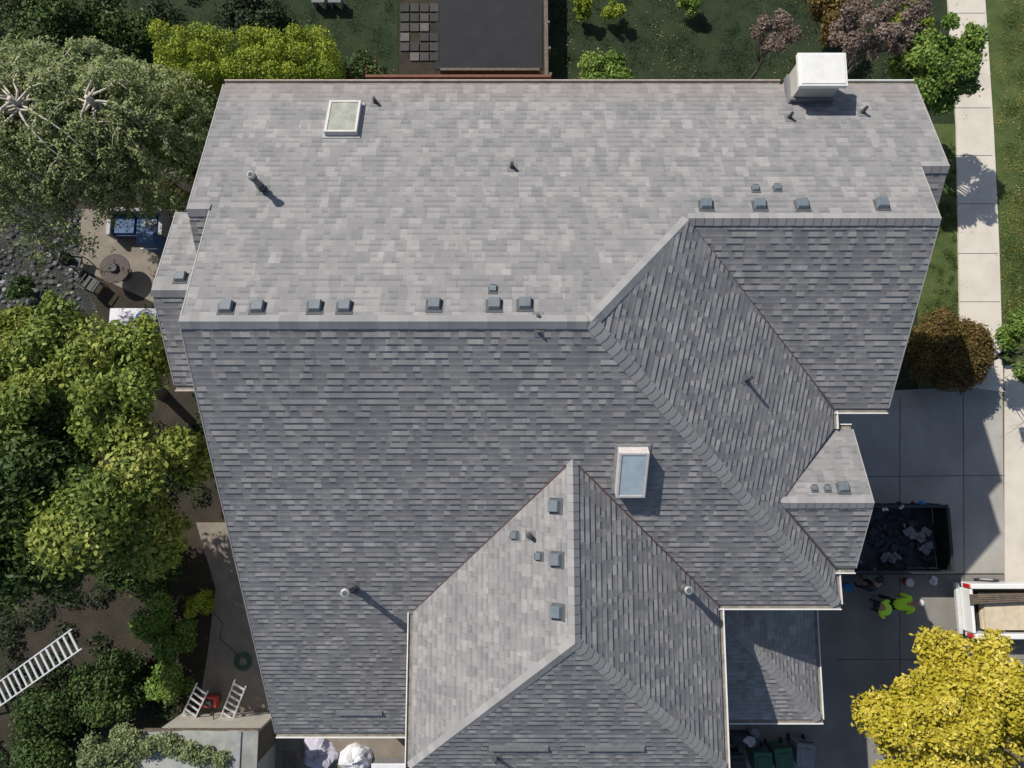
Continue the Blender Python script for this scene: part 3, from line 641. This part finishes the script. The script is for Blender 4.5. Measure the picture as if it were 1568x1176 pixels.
def ladder(name,A,B,wd,mat,nr=None,rw=.05):
    A=Vector(A);B=Vector(B); d=(B-A).normalized(); s=Vector((-d.y,d.x,0)).normalized()*wd/2; b=MB(); L_=(B-A).length; nr=nr or int(L_/.3)
    for k in (-1,1): b.tube([A+s*k,B+s*k],[.03,.03],mat,4)
    for i in range(nr):
        c=A.lerp(B,(i+.6)/(nr+.2)); n=d.cross(s).normalized()*.012; q=d*rw/2
        b.add([c-s-q+n,c+s-q+n,c+s+q+n,c-s+q+n,c-s-q-n,c+s-q-n,c+s+q-n,c-s+q-n],[(0,1,2,3),(7,6,5,4),(0,4,5,1),(2,6,7,3),(1,5,6,2),(3,7,4,0)],mat)
    b.build(name)
ladder('extension_ladder',G(-25,1080,.1),G(118,978,2.6),.7,M_ALU,17,.1)
ladder('step_ladder',G(282,1112,.2),G(310,1052,1.5),.45,M_ALU,7,.08); ladder('step_ladder',G(340,1118,.2),G(368,1046,1.6),.42,M_ALU,8,.08)
p=G(330,1068); b=MB(); b.box((p.x,p.y,.4),(.5,.35,.3),M_RED); b.tube([p+Vector((-.2,0,.2)),p+Vector((.2,0,.2))],[.18,.18],M_BLACK,14); b.tube([p+Vector((.1,-.15,.55)),p+Vector((.35,-.5,.9))],[.02,.02],M_BLACK,6); b.box((p.x,p.y,.6),(.25,.2,.12),M_BLACK); b.build('air_compressor',None,.015)
sh=empty('garden_shed'); b=MB(); q=[G(218,1118,2.5),G(396,1112,2.5),G(396,1300,2.5),G(218,1300,2.5)]; M_SHR=simple('shed_roofing',(.28,.285,.265),.85,.25,5,scale2=1.2)
x0,x1=q[0].x,q[1].x; y1=q[0].y; y0=q[2].y; xm=x1-.55
b.add([(x0,y1,2.45),(xm,y1,2.62),(xm,y0,2.62),(x0,y0,2.45),(x1,y1,2.5),(x1,y0,2.5)],[(0,3,2,1),(1,2,5,4)],M_SHR)
b.add([(x0,y1,2.38),(xm,y1,2.54),(xm,y0,2.54),(x0,y0,2.38),(x1,y1,2.42),(x1,y0,2.42)],[(0,1,2,3),(1,4,5,2)],M_SHR)
b.box((xm,(y0+y1)/2,2.63),(.12,y1-y0,.04),M_GALV)
for yy in (y1,y0): b.box(((x0+x1)/2,yy,2.44),(x1-x0,.04,.16),M_WOOD)
b.build('shed_roof',sh); b=MB(); b.box(((x0+x1)/2,(y0+y1)/2,1.2),(x1-x0-.4,y1-y0-.4,2.36),M_SID); b.box((x1-.2,(y0+y1)/2+1,1.1),(.06,.9,2),M_WOOD); b.build('shed_walls',sh,.01)
b=MB(); p=G(490,1152); blob(b,(p.x,p.y,0),.62,M_LIL,11,.6,20); b.build('bundled_dust_sheet')
b=MB(); p=G(546,1158); blob(b,(p.x,p.y,0),.55,M_CLOTH,12,1.0,20,.15); b.build('white_covered_planter')
p=G(600,1170); b=MB(); b.box((p.x,p.y,.35),(1.1,.5,.6),M_GRY); b.box((p.x,p.y,.69),(1.16,.56,.08),M_CLOTH); b.build('storage_box',None,.03)
p=G(450,1165); b=MB()
for i in range(6): b.tube([p+Vector((-.3+i*.12,-.3,.1)),p+Vector((-.2+i*.1,.5,.5+i*.03))],[.03,.03],M_WOOD,6)
b.build('stacked_poles')
p=G(373,1012); b=MB(); M_HOSE=simple('green_hose',(.03,.09,.05),.5,.2,6)
for k in range(4):
    pts=[p+Vector((math.cos(t)*(.16+.05*k),math.sin(t)*(.16+.05*k),.07+.03*math.sin(t*2+k))) for t in np.linspace(0,6.28,22)]; b.tube(pts,[.018]*22,M_HOSE,6)
pts=[p+Vector((-.3-.25*t+.15*math.sin(t*3),.5*t,.05)) for t in np.linspace(0,4,24)]; b.tube(pts,[.015]*24,M_WOOD,6); b.build('garden_hose')
def bin_(px,py,mat,rot=0):
    p=G(px,py,1.0); M=Matrix.Translation((p.x,p.y,.045))@Matrix.Rotation(rot,4,'Z'); b=MB()
    vs=[(-.22,-.26,.06),(.22,-.26,.06),(.22,.24,.06),(-.22,.24,.06),(-.28,-.36,.98),(.28,-.36,.98),(.28,.32,.98),(-.28,.32,.98)]
    b.add([M@Vector(v) for v in vs],[(3,2,1,0),(4,5,6,7),(0,1,5,4),(1,2,6,5),(2,3,7,6),(3,0,4,7)],mat)
    b.box((0,-.02,1.02),(.6,.74,.05),mat,M); b.box((0,-.05,1.06),(.4,.5,.04),mat,M); b.tube([M@Vector((-.25,.4,.98)),M@Vector((.25,.4,.98))],[.02,.02],M_BLACK,8)
    for s in (-1,1): b.tube([M@Vector((s*.24,.26,.13)),M@Vector((s*.29,.26,.13))],[.13,.13],M_BLACK,14)
    b.build('wheelie_bin',None,.015)
bin_(1168,1168,M_GRN); bin_(1200,1162,M_GRN,.1); bin_(1233,1155,M_GRY,-.1); bin_(1128,1172,M_BLACK)
p=G(1130,1125); b=MB(); b.box((p.x,p.y,.35),(.7,.35,.6),M_TR); blob(b,(p.x+.2,p.y,.65),.2,M_LIL,5,.5); b.tube([p+Vector((.45,.2,.05)),p+Vector((.45,.2,.5))],[.14,.16],M_GRY,14); b.build('porch_bench_box',None,.02)
tr=empty('dump_trailer'); a=G(1308,775,1.45); c=G(1458,876,1.45); x0,x1,y1,y0=a.x-.45,c.x,a.y,c.y; b=MB()
b.box(((x0+x1)/2,(y0+y1)/2,.62),(x1-x0-.1,y1-y0-.1,.08),M_TR)
for yy in (y0,y1): b.box(((x0+x1)/2,yy,1.05),(x1-x0,.06,.85),M_TR); b.box(((x0+x1)/2,yy,1.5),(x1-x0+.04,.11,.06),M_BLACK)
for xx in (x0,x1): b.box((xx,(y0+y1)/2,1.05),(.06,y1-y0-.07,.85),M_TR); b.box((xx,(y0+y1)/2,1.505),(.11,y1-y0-.12,.055),M_BLACK)
for i in range(8):
    xx=x0+(x1-x0)*(i+.5)/8
    for yy,s in ((y0,-1),(y1,1)): b.box((xx,yy+s*.055,1.03),(.07,.05,.8),M_BLACK)
b.build('body',tr,.01); b=MB()
for s,yy in ((-1,y0+.1),(1,y1-.1)):
    for dx in (-.45,.45):
        b.tube([((x0+x1)/2+dx,yy-.1,.41),((x0+x1)/2+dx,yy+.1,.41)],[.36,.36],M_BLACK,20); b.tube([((x0+x1)/2+dx,yy-.11,.41),((x0+x1)/2+dx,yy+.11,.41)],[.18,.18],M_GRY,14)
b.box(((x0+x1)/2,(y0+y1)/2,.5),(x1-x0+.2,.9,.12),M_BLACK); b.tube([(x1,(y0+y1)/2-.4,.5),(x1+.55,(y0+y1)/2,.5)],[.05,.05],M_BLACK,8); b.tube([(x1,(y0+y1)/2+.4,.5),(x1+.55,(y0+y1)/2,.5)],[.05,.05],M_BLACK,8)
b.build('chassis_and_wheels',tr); b=MB()
for i in range(30):
    x=rng.uniform(x0+.3,x1-.3); y=rng.uniform(y0+.25,y1-.25); mt=[M_TR,M_TR,M_BLACK,M_SHIRT,M_JEAN][rng.integers(5)]; blob(b,(x,y,.66),rng.uniform(.12,.36),mt,200+i,.4,12,.5)
for i in range(26):
    x=rng.uniform(x0+.3,x1-.3); y=rng.uniform(y0+.25,y1-.25); M=Matrix.Translation((x,y,.8+rng.uniform(0,.12)))@Matrix.Rotation(rng.uniform(0,6),4,'Z')@Matrix.Rotation(rng.uniform(-.3,.3),4,'X'); b.box((0,0,0),(rng.uniform(.1,.4),rng.uniform(.06,.25),.015),[M_SHIRT,M_BLACK,M_TR,M_DUST][rng.integers(4)],M)
for i,(sx,sy) in enumerate(((1408,822),(1362,855),(1420,840))):
    p=G(sx,sy,.95); blob(b,(p.x,p.y,.85),.22,M_DUST if i else M_GRY,300+i,.5,14,.6)
b.build('roofing_debris',tr)
b=MB()
for sx,sy,m in ((1377,771,M_BLACK),(1380,776,M_CLOTH),(1412,770,M_BLUE),(1398,772,M_BLACK),(1355,779,M_CLOTH)):
    p=G(sx,sy,1.5); blob(b,(p.x,p.y,1.47),.1,m,400+sx,.7,12,.5)
b.build('hung_tools',tr)
b=MB(); p=G(1428,889); blob(b,(p.x,p.y,.05),.17,M_CLOTH,7,.6); b.build('paper_bag')
b=MB(); p=G(1385,890); b.tube([p+Vector((0,0,.05)),p+Vector((0,0,.35))],[.12,.14],M_RED,14); b.tube([p+Vector((0,0,.35)),p+Vector((0,0,.37))],[.15,.15],M_CLOTH,14); b.build('red_bucket')
b=MB(); p=G(1292,897); b.tube([p+Vector((0,0,.05)),p+Vector((0,0,.4))],[.12,.14],M_BLUE,14); b.tube([p+Vector((0,0,.4)),p+Vector((0,0,.42))],[.15,.15],M_BLUE,14); b.build('blue_bucket')
tk=empty('pickup_truck'); a=G(1482,893,1.05); c=G(1482,978,1.05); X=a.x; yc=(a.y+c.y)/2; wdt=(a.y-c.y); b=MB(); hw=wdt/2
for s in (-1,1): b.box((X+1.25,yc+s*(hw-.09),.87),(2.4,.18,.62),M_CAR)
b.box((X+.03,yc,.87),(.1,wdt-.38,.6),M_CAR); b.box((X+1.2,yc,.65),(2.3,wdt-.4,.1),M_BLACK)
b.box((X+3.55,yc,.87),(2.1,wdt,.66),M_CAR); b.box((X+3.45,yc,1.47),(1.9,wdt-.1,.62),M_WIN,None,.82); b.box((X+3.4,yc,1.805),(1.5,wdt-.42,.06),M_CAR); b.box((X+5.15,yc,.91),(1.15,wdt-.06,.5),M_CAR)
b.box((X-.1,yc,.55),(.14,wdt-.1,.16),M_ALU)
for s in (-1,1): b.box((X-.012,yc+s*(hw-.09),.97),(.06,.14,.34),M_TL); b.box((X+2.9,yc+s*(hw+.12),1.2),(.1,.2,.16),M_CAR)
b.box((X+5.75,yc,.55),(.12,wdt,.2),M_ALU)
b.build('truck_body',tk,.035); b=MB()
for xx in (1.05,4.75):
    for s in (-1,1): b.tube([(X+xx,yc+s*(hw-.18),.43),(X+xx,yc+s*(hw+.05),.43)],[.38,.38],M_BLACK,22); b.tube([(X+xx,yc+s*(hw+.05),.43),(X+xx,yc+s*(hw+.06),.43)],[.22,.2],M_ALU,18)
b.build('truck_wheels',tk); b=MB()
for i in range(5): b.box((X+1.45+rng.uniform(-.04,.04),yc-.05+rng.uniform(-.03,.03),.75+i*.07),(1.9,1.15,.06),M_PLY)
for i in range(5): b.tube([(X-.1,yc+.55-.07*i,1.25),(X+2.3,yc+.6-.05*i,1.3)],[.03,.03],M_WOOD,6)
b.build('plywood_load',tk)
p=G(1540,520,1.1); b=MB(); b.box((p.x,p.y,.55),(.1,.1,1.1),M_WHITE); b.box((p.x,p.y,1.15),(.5,.2,.16),M_WHITE); b.tube([(p.x-.25,p.y,1.23),(p.x+.25,p.y,1.23)],[.1,.1],M_WHITE,14); b.build('letter_box',None,.01)
p=G(500,10); b=MB(); b.box((p.x-.2,p.y,.5),(.5,.4,.06),M_FLG); b.box((p.x+.45,p.y,.5),(.5,.4,.06),M_FLG)
for dx in (-.4,0,.25,.65): b.box((p.x+dx,p.y,.24),(.04,.34,.48),M_FLG)
b.build('garden_bench')

# ---------------------------------------------------------------- people
def person(name,px,py,head,bend,shirt,pants,arms,hat=None,z0=.05):
    e=empty(name); p=G(px,py,1.35); hd_=Vector((-math.sin(head),math.cos(head),0)); p=p-hd_*.4*math.sin(bend); p.z=z0
    M=Matrix.Translation(p)@Matrix.Rotation(head,4,'Z')@Matrix.Scale(1.08,4); R=Matrix.Translation((0,0,.95))@Matrix.Rotation(-bend,4,'X')@Matrix.Translation((0,0,-.95))
    J=[];E=[]
    def j(v,r,par,g,up=False):
        v=Vector(v); v=R@v if up else v; J.append((v,r,g))
        if par is not None: E.append((par,len(J)-1))
        return len(J)-1
    pel=j((0,0,.95),(.17,.13),None,'P'); ws=j((0,0,1.10),(.175,.125),pel,'T',1); ch=j((0,.01,1.33),(.22,.14),ws,'T',1); nk=j((0,.01,1.5),(.06,.06),ch,'S',1); hb=j((0,.03,1.58),(.07,.08),nk,'S',1); hd=j((0,.035,1.67),(.08,.098),hb,'S',1); j((0,.02,1.75),(.065,.078),hd,'H',1)
    for s in (-1,1):
        h=j((s*.1,0,.88),(.09,.09),pel,'P'); k=j((s*.12,.05+.1*(s>0)*1.,.5),(.065,.065),h,'P'); an=j((s*.13,.0+.12*(s>0),.1),(.043,.045),k,'P'); j((s*.14,.15+.12*(s>0),.05),(.042,.035),an,'B')
        sh_=j((s*.21,.0,1.43),(.075,.075),ch,'T',1); el=j(arms[s][0],(.052,.052),sh_,'T',1); wr=j(arms[s][1],(.03,.03),el,'S',1)
        d=(J[wr][0]-J[el][0]).normalized(); hn=J[wr][0]+d*.09
        J.append((hn,(.038,.022),'S')); E.append((wr,len(J)-1))
        fb=MB(); sd=d.cross(Vector((0,0,1))); sd=sd.normalized() if sd.length>.1 else Vector((1,0,0)); up=sd.cross(d)
        for q,(o,l) in enumerate(((-.03,.06),(-.01,.075),(.011,.07),(.03,.055))):
            a0=hn+sd*o; fb.tube([a0,a0+d*l*.6,a0+d*l-up*.02],[.01,.009,.006],M_SKIN,7,M)
        a0=J[wr][0]+d*.03+sd*.025*s; fb.tube([a0,a0+d*.03+sd*.03*s,a0+d*.06+sd*.035*s],[.012,.01,.007],M_SKIN,7,M); fb.build('fingers',e,0,True)
    me=bpy.data.meshes.new('body'); me.from_pydata([tuple(a[0]) for a in J],E,[]); o=bpy.data.objects.new('body_tmp',me); sc.collection.objects.link(o)
    sm=o.modifiers.new('skin','SKIN'); sub=o.modifiers.new('sub','SUBSURF'); sub.levels=2; sub.render_levels=2
    for i,a in enumerate(J): me.skin_vertices[0].data[i].radius=a[1]; me.skin_vertices[0].data[i].use_root=(i==0)
    dg=bpy.context.evaluated_depsgraph_get(); m2=bpy.data.meshes.new_from_object(o.evaluated_get(dg)); bpy.data.objects.remove(o)
    m2.materials.clear()
    for q in [shirt,pants,M_SKIN,M_HAIR if hat is None else hat,M_BLACK]: m2.materials.append(q)
    key={'T':0,'P':1,'S':2,'H':3,'B':4}
    segs=[(J[a][0],J[b_][0],J[b_][2]) for a,b_ in E]
    for f in m2.polygons:
        c=f.center; best=1e9;g='T'
        for a,b_,gg in segs:
            ab=b_-a; t=max(0,min(1,(c-a).dot(ab)/ab.length_squared)); dd=(a+ab*t-c).length
            if dd<best: best=dd; g=gg
        f.material_index=key[g]; f.use_smooth=True
    m2.transform(M); bo=bpy.data.objects.new('body',m2); sc.collection.objects.link(bo); bo.parent=e
    b=MB(); MM=M@R
    b.tube([(0,.125,1.67),(0,.155,1.645)],[.012,.018],M_SKIN,8,MM)
    for s in (-1,1): b.tube([(s*.035,.118,1.69),(s*.035,.128,1.69)],[.012,.008],M_BLACK,8,MM); b.tube([(s*.085,.03,1.66),(s*.1,.02,1.67)],[.022,.014],M_SKIN,8,MM)
    b.tube([(-.025,.12,1.612),(.025,.12,1.612)],[.006,.006],M_TL,6,MM)
    hm=hat or M_HAIR
    b.tube([(0,.02,1.71),(0,.02,1.75),(0,.02,1.79),(0,.02,1.815)],[.108,.105,.075,.02],hm,18,MM)
    if hat: b.tube([(0,.1,1.715),(0,.1,1.725)],[.09,.09],hm,16,MM)
    b.build('head_details',e,0,True)
    return e
down={-1:((-.27,.02,1.14),(-.25,.16,.92)),1:((.27,.02,1.14),(.25,.16,.92))}
reach={-1:((-.29,.1,1.2),(-.2,.35,1.1)),1:((.32,.15,1.25),(.3,.42,1.2))}
person('worker_in_vest',1355,932,1.2,1.0,M_LIME,M_JEAN,down)
person('worker_in_vest',1390,925,-1.4,1.0,M_LIME,M_JEAN,reach,M_CLOTH)
person('worker_in_dark_clothes',1340,895,.4,.5,M_SHIRT,M_JEAN,reach)
